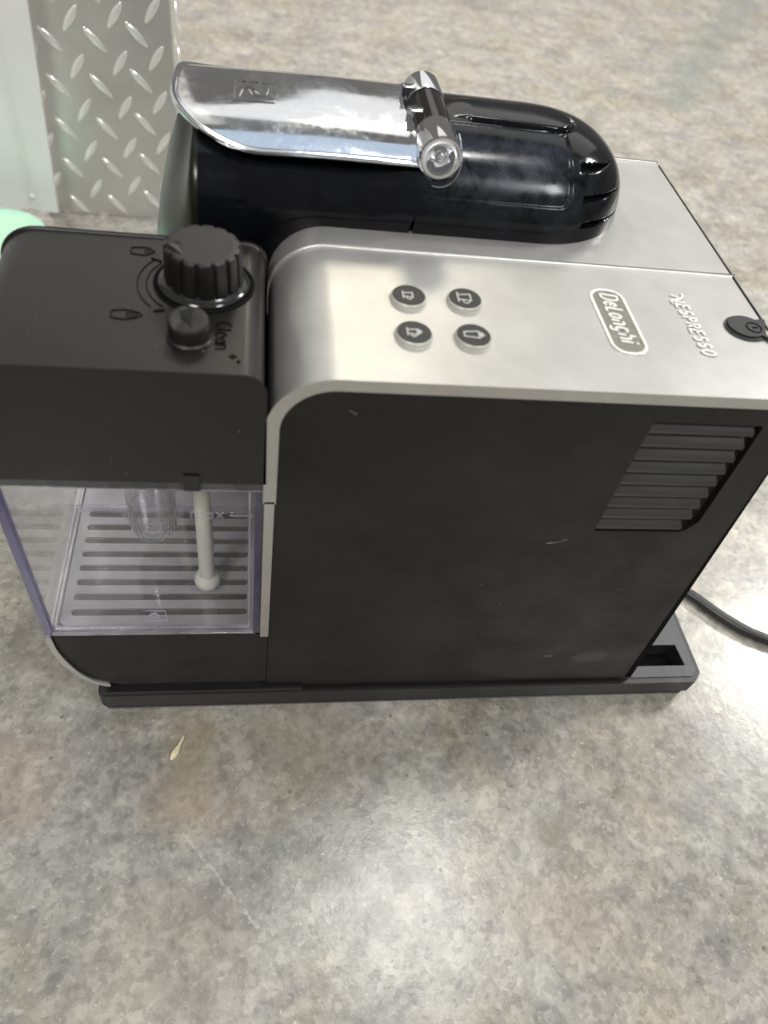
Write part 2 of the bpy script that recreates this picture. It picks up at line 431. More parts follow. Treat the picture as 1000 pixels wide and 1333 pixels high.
def ribbon(bm, pts, w, h0, h1, fmap, closed=False):
    """a raised stroke along a 2-D polyline; fmap(u,v,h) -> 3-D"""
    P = [Vector(p) for p in pts]; N = len(P)
    L, R = [], []
    for i in range(N):
        if closed: a, b = P[i-1], P[(i+1) % N]
        else: a, b = P[max(i-1, 0)], P[min(i+1, N-1)]
        d1 = (P[i]-a); d2 = (b-P[i])
        if d1.length < 1e-9: d1 = d2
        if d2.length < 1e-9: d2 = d1
        d1 = d1.normalized(); d2 = d2.normalized(); t = (d1+d2)
        if t.length < 1e-6: t = d1
        t.normalize(); nrm = Vector((-t.y, t.x)); k = 1/max(.5, abs(t.dot(d1)))
        ww = w[i] if isinstance(w, (list, tuple)) else w
        L.append(P[i]+nrm*ww*.5*k); R.append(P[i]-nrm*ww*.5*k)
    tl = [bm.verts.new(fmap(p.x, p.y, h1)) for p in L]; tr = [bm.verts.new(fmap(p.x, p.y, h1)) for p in R]
    bl = [bm.verts.new(fmap(p.x, p.y, h0)) for p in L]; br = [bm.verts.new(fmap(p.x, p.y, h0)) for p in R]
    for i in range(N if closed else N-1):
        j = (i+1) % N
        bm.faces.new((tl[i], tr[i], tr[j], tl[j])); bm.faces.new((tr[i], br[i], br[j], tr[j])); bm.faces.new((bl[i], tl[i], tl[j], bl[j]))
        bm.faces.new((br[i], bl[i], bl[j], br[j]))
    if not closed:
        for i in (0, -1): bm.faces.new((tl[i], bl[i], br[i], tr[i]))

def arc(cx, cy, rx, ry, a0, a1, n=12):
    return [(cx+rx*cos(radians(a0+(a1-a0)*k/n)), cy+ry*sin(radians(a0+(a1-a0)*k/n))) for k in range(n+1)]

# ------------------------------------------------------------------ stroke letters (unit height)
G = {
 'D': (.62, [[(0, 0), (0, 1), (.28, 1)]+arc(.28, .5, .30, .5, 90, -90, 10)+[(0, 0)]]),
 'e': (.50, [[(.03, .38), (.44, .38)]+arc(.235, .36, .21, .34, 0, 320, 16)]),
 'L': (.36, [[(0, 1), (0, 0), (.38, 0)]]),
 'o': (.52, [arc(.24, .35, .21, .34, 0, 360, 18)]),
 'n': (.50, [[(.02, .70), (.02, 0)], [(.02, .48)]+arc(.22, .48, .20, .21, 180, 0, 8)+[(.42, 0)]]),
 'g': (.57, [arc(.22, .36, .19, .33, 0, 360, 18), [(.42, .70), (.42, -.10)]+arc(.22, -.10, .20, .18, 0, -150, 8)]),
 'h': (.50, [[(.02, 1), (.02, 0)], [(.02, .48)]+arc(.22, .48, .20, .21, 180, 0, 8)+[(.42, 0)]]),
 'i': (.18, [[(.03, .68), (.03, 0)], [(.03, .86), (.03, 1.0)]]),
 'C': (.62, [arc(.30, .5, .27, .5, 50, 310, 16)]),
 'l': (.18, [[(.04, 1), (.04, 0)]]),
 'a': (.50, [arc(.22, .30, .19, .30, 0, 360, 16), [(.42, .66), (.42, 0)]]),
 'm': (.72, [[(.02, .68), (.02, 0)], [(.02, .5)]+arc(.17, .5, .15, .18, 180, 0, 7)+[(.32, 0)], [(.32, .5)]+arc(.48, .5, .15, .18, 180, 0, 7)+[(.63, 0)]]),
 'x': (.48, [[(.02, .68), (.42, 0)], [(.42, .68), (.02, 0)]]),
 'E': (.56, [[(.46, 1), (.02, 1), (.02, 0), (.46, 0)], [(.02, .52), (.38, .52)]]),
 'S': (.56, [[(.46, .86)]+arc(.25, .75, .20, .25, 35, 260, 10)+arc(.25, .25, .21, .25, 80, -145, 10)]),
 'P': (.56, [[(.04, 0), (.04, 1), (.24, 1)]+arc(.24, .74, .22, .26, 90, -90, 8)+[(.04, .48)]]),
 'R': (.60, [[(.04, 0), (.04, 1), (.24, 1)]+arc(.24, .75, .22, .25, 90, -90, 8)+[(.04, .50)], [(.22, .5), (.50, 0)]]),
 'O': (.66, [arc(.29, .5, .25, .5, 0, 360, 20)]),
}
def word(bm, text, size, wd, fmap, h0, h1, shear=0.0, squeeze=1.0, gap=.0):
    u = 0.0
    for ch in text:
        adv, strokes = G[ch]
        for st in strokes:
            ribbon(bm, [((u+x*squeeze)*size+shear*y*size, y*size) for x, y in st], wd, h0, h1, fmap)
        u += adv*squeeze+gap
    return u*size
def down(x0, y0, z):          # writing that runs towards the viewer, letter tops towards +X
    return lambda u, v, h: (x0+v, y0-u, z+h)

# ================================================================== SETTING
bm = bmesh.new()
rings = [-14, -6, -3, -1.5, -.7, -.35, 0, .35, .7, 1.5, 3, 6, 14]
gv = [[bm.verts.new((x, y, 0)) for x in rings] for y in rings]
for i in range(len(rings)-1):
    for j in range(len(rings)-1): bm.faces.new((gv[i][j], gv[i][j+1], gv[i+1][j+1], gv[i+1][j]))
tag(finish(bm, 'floor', 'floor', smooth=False), kind='structure')

# ------------------------------------------------------------------ diamond plate corner
dp = thing('diamond_plate_post', (-.13, .49, 0), 'silver diamond tread plate post standing on the floor behind the coffee machine', 'metal plate')
bm = bmesh.new()
X0, X1, Y0, Y1 = -.2, -.0775, .49, .545
prism(bm, rpoly([(X0, Y0, 0), (X1, Y0, .003), (X1, Y1, 0), (X1-.003, Y1, 0), (X1-.003, Y0+.003, 0), (X0, Y0+.003, 0)], 4), .002, .75, 'Z')
finish(bm, 'folded_sheet', 'plate', dp)
def lozenge_mesh():
    bm = bmesh.new(); n = 16; L, W, H = .0118, .0031, .0016
    ringp = []
    for (k, h) in ((1.0, 0), (.86, .55), (.55, .9), (.2, 1.0)):
        rg = []
        for i in range(n):
            a = 2*pi*i/n
            rx = abs(cos(a))**1.35*(1 if cos(a) > 0 else -1); ry = abs(sin(a))**1.1*(1 if sin(a) > 0 else -1)
            rg.append(bm.verts.new((L*rx*k, -H*h, W*ry*k)))
        ringp.append(rg)
    for a, b in zip(ringp, ringp[1:]):
        for i in range(n): bm.faces.new((a[i], a[(i+1) % n], b[(i+1) % n], b[i]))
    bm.faces.new(ringp[-1])
    for f in bm.faces: f.smooth = True
    bmesh.ops.recalc_face_normals(bm, faces=bm.faces[:])
    me = bpy.data.meshes.new('tread'); bm.to_mesh(me); bm.free(); me.materials.append(M['tread']); return me
loz = lozenge_mesh()
cols = [(-.188, .028, -1), (-.1712, .0085, 1), (-.154, .0245, -1), (-.1378, .0115, 1), (-.1207, .0302, -1), (-.1058, .0185, 1), (-.0922, .003+.034, -1)]
for cx, z0, sgn in cols:
    for k in range(22):
        z = z0+k*.0339
        if z > .74: break
        o = bpy.data.objects.new('tread', loz); COL.objects.link(o); o.parent = dp
        o.location = Vector((cx, .4902, z))-ROOT_LOC[dp.name]; o.rotation_euler = (0, radians(47 if sgn > 0 else -58), 0)
for k in range(21):          # treads on the folded side
    for j, (yy, sg) in enumerate(((.499, 1), (.516, -1), (.533, 1))):
        o = bpy.data.objects.new('tread', loz); COL.objects.link(o); o.parent = dp
        o.location = Vector((X1+.0002 if 0 else X1-.0002, yy, .012+k*.0339+(.017 if j % 2 else 0)))-ROOT_LOC[dp.name]
        o.rotation_euler = (0, radians(50*sg), radians(90))

# ------------------------------------------------------------------ white ribbed sheet
bm = bmesh.new()
nx, prof = 60, []
def wy(x):
    t = ((x+.19) / .075) % 1.0
    s = 1/(1+math.exp(-(abs(t-.5)-.28)*40))
    return .470+.009*(1-s)
xs = [-.55+i*(.55-.1855)/nx for i in range(nx+1)]
front = []; back = []
for zi, z in enumerate([0, .3, .8]):
    fr = []; bk = []
    for i, x in enumerate(xs):
        zz = z
        if zi == 0: zz = .001+.009*max(0, min(1, (x+.235)/.03))
        xx = x+(.045*z if i == nx else 0)*1.0
        fr.append(bm.verts.new((xx, wy(x), zz))); bk.append(bm.verts.new((xx, wy(x)+.003, zz)))
    front.append(fr); back.append(bk)
for g, fl in ((front, 0), (back, 1)):
    for a, b in zip(g, g[1:]):
        for i in range(nx): bm.faces.new((a[i], a[i+1], b[i+1], b[i]))
for i in range(nx):
    for k in (0, -1): bm.faces.new((front[k][i], front[k][i+1], back[k][i+1], back[k][i]))
for k in (0, 1):
    for i in (0, -1): bm.faces.new((front[k][i], front[k+1][i], back[k+1][i], back[k][i]))
ws = thing('plastic_sheet', (-.3, .48, 0), 'white ribbed plastic sheet standing upright left of the diamond plate', 'plastic sheet')
finish(bm, 'sheet', 'white', ws)
bm = bmesh.new(); lathe(bm, [(0, .0018), (.0016, .0015), (.0026, .0006), (.003, 0)], 14, Matrix.Translation((-.2050, wy(-.2050), .022)) @ Matrix.Rotation(radians(90), 4, 'X'))
finish(bm, 'rivet', 'white', ws)

# ------------------------------------------------------------------ mint tub at left edge
bm = bmesh.new()
b2 = bmesh.new(); prism(b2, rpoly([(-.30, .345, .03), (-.196, .345, .03), (-.187, .428, .028), (-.30, .436, .03)], 8), .001, .028, 'Z'); bevel_sharp(b2, .009, 4, 50); merge(bm, b2)
tag(finish(bm, 'plastic_tub', 'green', root=(-.33, .35, 0)), 'pale mint green plastic tub on the floor at the left edge of the photo', 'plastic tub')

# ------------------------------------------------------------------ crumb and grit
bm = bmesh.new()
tube(bm, [(-.0500, -.0290, .0011), (-.0488, -.0272, .0013), (-.0478, -.0250, .0012), (-.0462, -.0215, .0010), (-.0448, -.0178, .0009), (-.0442, -.0160, .0007)], [.0006, .0017, .0018, .0009, .0008, .0004], 8)
for v in bm.verts: v.co += Vector((random.uniform(-1, 1), random.uniform(-1, 1), random.uniform(-.5, .5)))*.00018
tag(finish(bm, 'crumb', 'crumb', root=(-.047, -.022, 0)), 'small pale yellow splinter of food lying on the floor in front of the machine', 'crumb')
bm = bmesh.new()
for _ in range(90):
    if _ < 4: x, y, r = [(.0261, -.0791, .0010), (.0848, -.0898, .0011), (.0268, -.0905, .0008), (.148, -.036, .0008)][_]
    else: x, y, r = random.uniform(-.2, .35), random.uniform(-.16, -.01), random.uniform(.00012, .00035)
    bmesh.ops.create_icosphere(bm, subdivisions=1, radius=r, matrix=Matrix.Translation((x, y, r*.4)) @ Matrix.Diagonal((1, random.uniform(.6, 1), .7, 1)))
tag(finish(bm, 'grit', 'grit', angle=80), 'tiny pale specks of grit scattered over the floor', 'grit', 'stuff')

# ================================================================== COFFEE MACHINE
cm = thing('coffee_machine', (.08, .09, 0), 'silver and black capsule coffee machine with glossy dome, chrome lever and docked clear milk container', 'coffee machine')

# core body behind the panels
bm = bmesh.new()
prism(bm, [(-.0023, .0215), (-.0023, .213), (.005, .228), (.012, .2318), (.1860, .2318), (.1868, .222), (.2050, .0215)], .0035, .1735)
bevel_sharp(bm, .0012, 2)
body = finish(bm, 'body', 'black', cm, wn=True)

# side panel with vent opening
out = rpoly([(-.0024, .0212, 0), (-.0024, .2325, .0198), (.1872, .2325, .004), (.2012, .0212, .0)], 10)
vent = rpoly([(.1312, .1590, .0008), (.1718, .1590, .005), (.1760, .1662, .004), (.1738, .2222, .0015), (.1300, .2222, .0008)], 4)
bm = bmesh.new(); holed(bm, out, [vent], .0002, .0040)
side = finish(bm, 'side_panel', 'panel', cm, angle=30)
bm = bmesh.new(); rbox(bm, .126, .182, .0041, .0046, .154, .2275)
finish(bm, 'vent_backing', 'dark', side)
# rear strip of the side, set back behind the panel edge
bm = bmesh.new()
prism(bm, [(.1874, .2300), (.1884, .2290), (.2058, .0214), (.2020, .0214)], .0012, .006); bevel_sharp(bm, .0006, 2)
finish(bm, 'rear_side_strip', 'dark', cm)
# louvre slats
pitch = (.2222-.1590)/9
for k in range(9):
    z1 = .2222-k*pitch; zb = z1-pitch*.92
    xr = .1722-.0008*((k+1)/9) if k < 8 else .1700
    xl = .1302+.0010*(k/9)
    bm = bmesh.new()
    zo = z1-pitch*.60
    prism(bm, [(.0040, z1-.0001), (.0005, z1-pitch*.56), (.0005, z1-pitch*.84), (.0040, z1-pitch*.70)], xl, xr-.0012, 'X')
    for v in bm.verts:
        if v.co.x > .15 and v.co.y < .002: v.co.x += .0012
    bevel_sharp(bm, .00025, 2)
    finish(bm, 'vent_slat', 'slat', side)

# silver shell, near half
def shell_profile(r, t, z_lo, x_end, top=.235, xo=-.0040):
    outer = [(xo, z_lo)]+[(xo+r-r*cos(a), top-r+r*sin(a)) for a in [pi/2*k/14 for k in range(15)]]+[(x_end, top)]
    inner = [(xo+t, z_lo)]+[(xo+r-(r-t)*cos(a), top-r+(r-t)*sin(a)) for a in [pi/2*k/14 for k in range(15)]]+[(x_end, top-t)]
    return outer+inner[::-1]
bm = bmesh.new()
prof = shell_profile(.0225, .0028, .1752, .1868, .235, -.0055)
prism(bm, prof, -.0008, .0775)
bevel_sharp(bm, .0010, 4, 50)
shell = finish(bm, 'top_shell', 'silver', cm, wn=True)
# thin front upright of the shell below the joint
bm = bmesh.new(); rbox(bm, -.0055, -.0027, -.0008, .0775, .0768, .1748, .0005)
finish(bm, 'front_upright', 'silver', cm, wn=True)
# silver shell, far half: a step above the near one
bm = bmesh.new()
prof = shell_profile(.0225, .0028, .17, .1868, .2347, -.0055)
prism(bm, prof, .0776, .1765)
bevel_sharp(bm, .0009, 3, 50, lambda e: min(v.co.y for v in e.verts) > .1)
finish(bm, 'rear_shell', 'silver', cm, wn=True)
# dark edge strip at the back of the top
bm = bmesh.new(); rbox(bm, .1870, .1875, .004, .1735, .222, .2351)
finish(bm, 'rear_edge_strip', 'black', cm)
# far side wall
bm = bmesh.new(); prism(bm, [(.0022, .0212), (.0022, .232), (.1872, .232), (.2012, .0212)], .1737, .1762)
finish(bm, 'side_wall', 'panel', cm)

bm = bmesh.new(); rbox(bm, -.0064, -.0057, .0003, .0772, .0800, .2020, .0003)
finish(bm, 'gap_shade_panel', 'dark', cm)  # black sheet added to keep the gap beside the container dark

# ---------------------------------------------------------------- buttons
def button(cx, cy, icon):
    bm = bmesh.new()
    T = Matrix.Translation((cx, cy, 0))
    lathe(bm, [(.0068, .2346), (.00695, .2351), (.0066, .2352), (.00655, .2362), (.0062, .2368), (.0057, .2370), (.0055, .2368), (0, .2366)], 40, T)
    b = finish(bm, 'button', 'rim', cm)
    bm = bmesh.new(); lathe(bm, [(.0060, .2364), (.0060, .2370), (.0058, .2372), (.003, .2372), (0, .2372)], 48, T)
    finish(bm, 'cap', 'cap', b)
    bm = bmesh.new(); lathe(bm, [(.0069, .2352), (.0072, .2352)], 40, T)
    bm.free()
    bm = bmesh.new()
    f = lambda u, v, h: (cx+v*.001, cy-u*.001, .2383+h)
    for pts, w, cl in icon: ribbon(bm, pts, w, -.0002, .00006, lambda u, v, h: (cx+v*.0012, cy-u*.0012, .23725+h), cl)
    finish(bm, 'icon', 'ink', b, smooth=False)
    return b
W = .42
def cup(s, ox=0, oy=0):
    return [([(-2.3*s+ox, -1.9*s+oy), (2.1*s+ox, -1.9*s+oy)], W, False),
            ([(-1.1*s+ox, -1.7*s+oy), (-1.5*s+ox, 1.6*s+oy), (1.4*s+ox, 1.6*s+oy), (1.0*s+ox, -1.7*s+oy)], W, False),
            (arc(1.7*s+ox, .2*s+oy, .95*s, .85*s, 110, -110, 8), W*.9, False)]
b1 = button(.0440, .0458, cup(.82, .2, -.3))
b2_ = button(.0650, .0462, cup(1.12, -.1, -.2))
foam = [([(-1.1, 1.75), (1.0, 1.75)], .7, False), ([(-.8, 2.2), (.7, 2.2)], .6, False), ([(-.35, 2.65), (.3, 2.65)], .5, False)]
b3 = button(.0434, .0245, cup(.82, .2, -.5)+[([(x+.1, y*.8-.1) for x, y in p], w*.8, c) for p, w, c in foam])
b4 = button(.0645, .0248, [([(-.95, -2.9), (1.05, -2.9), (1.6, 1.5), (-1.5, 1.5)], W, True)]+[([(x*1.1+.1, y+.35) for x, y in p], w*.8, c) for p, w, c in foam])
for o, t in ((b1, 'button with small cup icon'), (b2_, 'button with large cup icon'), (b3, 'button with cup and foam icon'), (b4, 'button with tall foam glass icon')): o['label'] = t

# ---------------------------------------------------------------- raised badge
def pill(cx, cy, hx, hy, r, n=10): return rpoly([(cx-hx, cy-hy, r), (cx+hx, cy-hy, r), (cx+hx, cy+hy, r), (cx-hx, cy+hy, r)], n)
bcx, bcy = .1237, .0409
bm = bmesh.new(); ribbon(bm, pill(bcx, bcy, .0066, .0194, .0058), .0012, .2348, .2356, lambda u, v, h: (u, v, h), True); bevel_sharp(bm, .0003, 2, 60)
badge = finish(bm, 'badge_frame', 'badge', cm)
bm = bmesh.new(); prism(bm, pill(bcx, bcy, .0066, .0194, .0060), .2348, .23512, 'Z'); finish(bm, 'badge_field', 'badge_in', badge)
bm = bmesh.new(); word(bm, 'DeLonghi', .0066, .00086, down(bcx-.0026, bcy+.0165, .2351), 0, .00045, .18, .88, .175)
finish(bm, 'badge_lettering', 'badge', badge)
# written name beside it
fN = down(.1520, .0606, .235); fE = down(.1520, .0541, .235)
def sm2d(p, n=5):
    out = []
    for k in range(len(p)-1):
        p0, p1, p2, p3 = [Vector(p[max(0, min(len(p)-1, k+d))]) for d in (-1, 0, 1, 2)]
        for i in range(n):
            t = i/n; out.append(tuple(.5*((2*p1)+(-p0+p2)*t+(2*p0-5*p1+4*p2-p3)*t*t+(-p0+3*p1-3*p2+p3)*t**3)))
    return out+[tuple(p[-1])]
def brand(bm, extra, h0, h1):
    d = sm2d([(-.0007, .0049), (.0012, .0050), (.0031, .0033), (.0039, .0010), (.0046, -.0010), (.0066, -.0009)])
    n = len(d)-1
    ribbon(bm, d, [(.0004+.0007*sin(pi*k/n))+extra for k in range(n+1)], h0, h1, fN)
    ribbon(bm, sm2d([(.0007, -.0003), (.0012, .0012), (.0018, .0020), (.0026, .0023)]), .0006+extra, h0, h1, fN)
    ribbon(bm, [(.0050, .0002), (.0056, .0046)], .0007+extra, h0, h1, fN)
    word(bm, 'ESPRESSO', .0050, .00076+extra, fE, h0, h1, .20, 1.05, .20)
bm = bmesh.new(); brand(bm, 0, 0, .0006)
blet = finish(bm, 'brand_lettering', 'badge', cm)
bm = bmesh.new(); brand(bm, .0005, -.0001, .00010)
finish(bm, 'lettering_shadow', 'badge_in', blet)  # wider dark ribbon painting the recess shadow round the letters

# ---------------------------------------------------------------- power button at the rear edge
bm = bmesh.new()
pc = Vector((.1768, .0408))
tear = []
for k in range(28):
    a = radians(40+k*(280/27)); tear.append((pc.x+.0082*cos(a), pc.y+.0072*sin(a)))
tear = [(x, y) for x, y in tear if x < .1866]+[(.1866, .0300), (.1866, .0462)]
tear.sort(key=lambda p: atan2(p[1]-.0395, p[0]-.1785))
prism(bm, tear, .2345, .2356, 'Z'); bevel_sharp(bm, .0005, 2, 50)
pw = finish(bm, 'power_button', 'black', cm)
bm = bmesh.new(); prism(bm, [(pc.x+(x-pc.x)*.86, pc.y+(y-pc.y)*.86+.0004) for x, y in tear], .2354, .2363, 'Z'); bevel_sharp(bm, .0004, 2, 50)
finish(bm, 'button_face', 'base', pw)
bm = bmesh.new()
ribbon(bm, arc(.1795, .0403, .0030, .0030, 0, 360, 24)[:-1], .00045, .2362, .23655, lambda u, v, h: (u, v, h), True)
ribbon(bm, [(.1788, .0403), (.1810, .0403)], .0006, .2362, .23655, lambda u, v, h: (u, v, h))
finish(bm, 'power_symbol', 'dark', pw)
# black strap that runs from the power button down the back
bm = bmesh.new(); prism(bm, [(.1868, .2354), (.1877, .2346), (.1893, .205), (.1880, .205)], .0260, .0465); bevel_sharp(bm, .0004, 2)
finish(bm, 'rear_strap', 'black', cm)

# ---------------------------------------------------------------- dome (brewing head)
YC, A, ZB, H, NE = .1345, .0430, .2335, .0335, 2.35
def se(c, n): return (1 if c >= 0 else -1)*abs(c)**(2/n)
def smooth(t): t = max(0, min(1, t)); return t*t*(3-2*t)
TONG = (.060, .1195, .1350, .0108)     # x0, x1, y centre, half width
def dome_point(x, th, a, h, zb=ZB):
    y = YC-a*se(cos(th), NE); z = zb+h*se(sin(th), NE)
    return Vector((x, y, z))
# rear part: dense mesh with cover step, tongue, vent slots pressed into it
bm = bmesh.new()
xr, Rr = .103, .0455
NX, NTH = 300, 220
xs = []
for i in range(NX+1):
    t = i/NX
    xs.append(.0515+(xr+Rr-.0515)*t if t < .6 else None)
x_a = [.0512+(xr-.0512)*i/150 for i in range(151)]
x_b = [xr+Rr*sin(pi/2*i/110) for i in range(1, 111)]
xs = x_a+x_b
grid = []; deep = []
def slot_mask(p, th):
    # three slots run round the near rear corner
    m = 0
    for (z0, z1, xa, xb) in ((.2600, .2588, .1185, .1345), (.2512, .2505, .1205, .1400), (.2418, .2414, .1215, .1420)):
        if xa-.001 < p.x < xb+.001 and p.y < YC:
            t = (p.x-xa)/(xb-xa)
            zc = z0+(z1-z0)*t
            w = .0012*min(1, max(0, (1.12-t)*1.3))
            d = abs(p.z-zc)-w
            e = max(d, (xa-p.x), (p.x-xb))
            m = max(m, smooth(-e/.0004))
    return m
for i, x in enumerate(xs):
    u = max(0, (x-xr)/Rr)
    a = A*(max(0, 1-u**2.15))**(1/2.15); h = H*(max(0, 1-u**2.7))**(1/2.7)*(1-.02*u)
    row = []; dr = []
    for j in range(NTH+1):
        th = pi*j/NTH
        # even spacing along the arc
        s = j/NTH; th = pi*(s+ .0*sin(2*pi*s))
        c_, s_ = cos(th), sin(th)
        xx = x
        p = dome_point(xx, th, max(a, 1e-4), max(h, 1e-4))
        q = p.copy()
        nrm = Vector((u*.9, (p.y-YC)/(A*A)*A, (p.z-ZB)/(H*H)*H)); nrm = nrm.normalized() if nrm.length > 1e-9 else Vector((1, 0, 0))
        off = 0
        # inset cover on the near side: bounded below by z=.2505 and behind by a curved line
        bx = .1125-.0
        dd = min((p.z-.2490), (bx+.004-.35*abs(p.z-.256)-p.x))
        r_ = .004
        dx = bx+.002-p.x; dz = p.z-.2485
        sd = min(dx, dz) if not (dx < r_ and dz < r_) else r_-hypot(r_-dx, r_-dz)
        if p.y < YC-.012 and p.x < .118: off -= .0007*smooth(sd/.0006)
        # tongue on top, with a groove round it
        if p.z > .255:
            tx0, tx1, ty, tw = TONG
            hw = tw*(.80+.2*max(0, min(1, (p.x-tx0)/(tx1-tx0))))
            ddx = p.x-(tx1-hw); ddy = abs(p.y-ty)
            sdt = (hypot(max(ddx, 0), ddy)-hw)
            if p.x > .072:
                off -= .0020*smooth(1-abs(sdt-.0008)/.0011)*smooth((p.x-.072)/.004)
            if sdt < .0: off += .0010*smooth(-sdt/.001)*smooth((p.x-.066)/.01)
        sm = slot_mask(p, th)
        off -= .0030*sm
        q += nrm*off
        row.append(bm.verts.new(q)); dr.append(sm)
    grid.append(row); deep.append(dr)
for i in range(len(xs)-1):
    for j in range(NTH):
        try: f = bm.faces.new((grid[i][j], grid[i][j+1], grid[i+1][j+1], grid[i+1][j]))
        except ValueError: continue
        if deep[i][j] > .5 and deep[i+1][j+1] > .5: f.material_index = 1  # slot faces made flat black to stand for the shade inside
bm.faces.new(grid[0])
# skirt into the shell
sk = [bm.verts.new((v.co.x, v.co.y, .2325)) for v in []]
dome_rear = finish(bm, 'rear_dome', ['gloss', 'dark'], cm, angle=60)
# low skirt ring under the dome
bm = bmesh.new()
pl = [(.0512, YC-A)]+[(xr+Rr*sin(t), YC-A*cos(t)) for t in [pi*k/40 for k in range(41)]]+[(.0512, YC+A)]
prism(bm, pl, .2330, .23395, 'Z')
for v in bm.verts:
    pass
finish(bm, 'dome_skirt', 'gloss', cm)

# front part, reaches out over the spout, with a broad rounded nose
XF0, XS, XN = -.0545, .0495, -.0325
NTF = 120
SK = [.15, .18, .205, .222]
def front_section(x):
    u = max(0, (XN-x)/(XN-XF0))
    a = A*max(0.0, 1-u**1.75)**.60 if u > 0 else A
    hf = H-.0055*smooth((.047-x)/.02)
    h = hf*(1-.30*u*u)
    a = max(a, .0004)
    pts = [Vector((x, YC-a, z)) for z in SK]
    for j in range(NTF+1):
        th = pi*j/NTF; p = dome_point(x, th, a, h)
        t = (x-XF0)/(XS-XF0)
        p.x += .30*(p.z-.2365)*smooth((t-.6)/.4)
        pts.append(p)
    pts += [Vector((x, YC+a, z)) for z in SK[::-1]]
    for p in pts: p.x += smooth(u*1.2)*.013*max(0, (p.z-.195)/.06)**1.6
    return pts
def loft(xlist, name, mat, cap0, cap1):
    bm = bmesh.new()
    rows = [[bm.verts.new(p) for p in front_section(x)] for x in xlist]
    for a, b in zip(rows, rows[1:]):
        for j in range(len(a)-1): bm.faces.new((a[j], a[j+1], b[j+1], b[j]))
    if cap0: bm.faces.new(rows[0])
    if cap1: bm.faces.new(rows[-1])
    return finish(bm, name, mat, cm, angle=50)
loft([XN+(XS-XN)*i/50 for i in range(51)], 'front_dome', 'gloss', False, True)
loft([XF0+(XN-XF0)*(i/60)**1.6 for i in range(61)], 'front_nose', 'front', True, False)
# coffee spout under the head
bm = bmesh.new(); prism(bm, rpoly([(-.044, YC-.03, .006), (-.004, YC-.03, 0), (-.004, YC+.03, 0), (-.044, YC+.03, .006)], 4), .135, .159, 'Z')
sp = finish(bm, 'coffee_spout', 'black', cm)
bm = bmesh.new(); lathe(bm, [(.009, .135), (.006, .122), (.0045, .122), (.0045, .135)], 20, Matrix.Translation((-.026, YC, 0)))
finish(bm, 'nozzle', 'black', sp)

# ---------------------------------------------------------------- chrome lever
bm = bmesh.new()
NU, NV = 90, 80
lever_top = []; lever_bot = []
LX0, LXC, LX1 = -.0440, -.0080, .0508
def lever_half(x, e=2.1):
    t = max(0, (LXC-x)/(LXC-LX0))
    return .0366*max(1e-5, 1-t**e)**(1/e)
def lever_xy(x, dy, off):
    """point on the sheet above the dome; dy from the centre line"""
    a, h, ne = A+.0030, H-.0022, 3.0
    zz = ZB+h*(max(0, 1-abs(dy/a)**ne))**(1/ne)
    s = (x-LX0)/(LX1-LX0)
    p = Vector((x, YC+dy, zz-.0016*smooth(1-s*1.4)))
    n = (Vector((0, p.y, p.z))-Vector((0, YC, ZB-.012))).normalized()
    return p+n*off
for iu in range(NU+1):
    q = iu/NU
    x = LX0+(LXC-LX0)*(1-cos(pi/2*q*2))*1.0 if q < .5 else LXC+(LX1-LXC)*(q-.5)*2
    a_, b_ = [], []
    wn_, wf_ = lever_half(x), lever_half(x, 4.5)
    for iv in range(NV+1):
        v = sin(pi/2*(-1+2*iv/NV)); w_ = wn_ if v < 0 else wf_; e_ = 2.1 if v < 0 else 4.5; dy = v*w_
        ed = min((1-abs(v))*w_*1.0+.00001, LX1-x)
        if x < LXC:
            tt = (abs((x-LXC)/(LXC-LX0))**e_+abs(dy/.0366)**e_)**(1/e_)
            ed = min((1-tt)*.036, LX1-x)
        bulge = .0010*(1-smooth(ed/.0024)); rr = .0005*(1-smooth(ed/.0006))
        a_.append(bm.verts.new(lever_xy(x, dy, .0007+bulge-rr*2.0)))
        b_.append(bm.verts.new(lever_xy(x, dy, -.0010+rr)))
    lever_top.append(a_); lever_bot.append(b_)
for g in (lever_top, lever_bot):
    for i in range(NU):
        for j in range(NV): bm.faces.new((g[i][j], g[i][j+1], g[i+1][j+1], g[i+1][j]))
for i in range(NU):
    for j in (0, NV): bm.faces.new((lever_top[i][j], lever_top[i+1][j], lever_bot[i+1][j], lever_bot[i][j]))
for j in range(NV):
    for i in (0, NU): bm.faces.new((lever_top[i][j], lever_top[i][j+1], lever_bot[i][j+1], lever_bot[i][j]))
lever = finish(bm, 'lever', 'chrome', cm, angle=70)
def on_lever(x, y, h): return lever_xy(x, y-YC, .0007+h)
bm = bmesh.new()
ex0, ex1, ey0, ey1 = -.0200, -.0045, .1260, .1430
def dens(pts, n=6):
    o = []
    for a, b in zip(pts, pts[1:]): o += [(a[0]+(b[0]-a[0])*k/n, a[1]+(b[1]-a[1])*k/n) for k in range(n)]
    return o+[pts[-1]]
ribbon(bm, dens([(ex0, ey0), (ex1, ey0), (ex1, ey1), (ex0, ey1), (ex0, ey0)]), .0005, -.0002, .0004, on_lever)
mx, my = (ex0+ex1)/2, (ey0+ey1)/2
for sg in (1, -1):
    hk = sm2d([(mx+sg*a, my+sg*b) for a, b in ((-.0056, -.0045), (-.0046, .0012), (-.0022, .0040), (.0002, .0018), (.0020, -.0022))], 5)
    nn = len(hk)-1
    ribbon(bm, hk, [.0003+.0009*sin(pi*k/nn) for k in range(nn+1)], -.0002, .0005, on_lever)
finish(bm, 'lever_emblem', 'chrome_clean', lever)

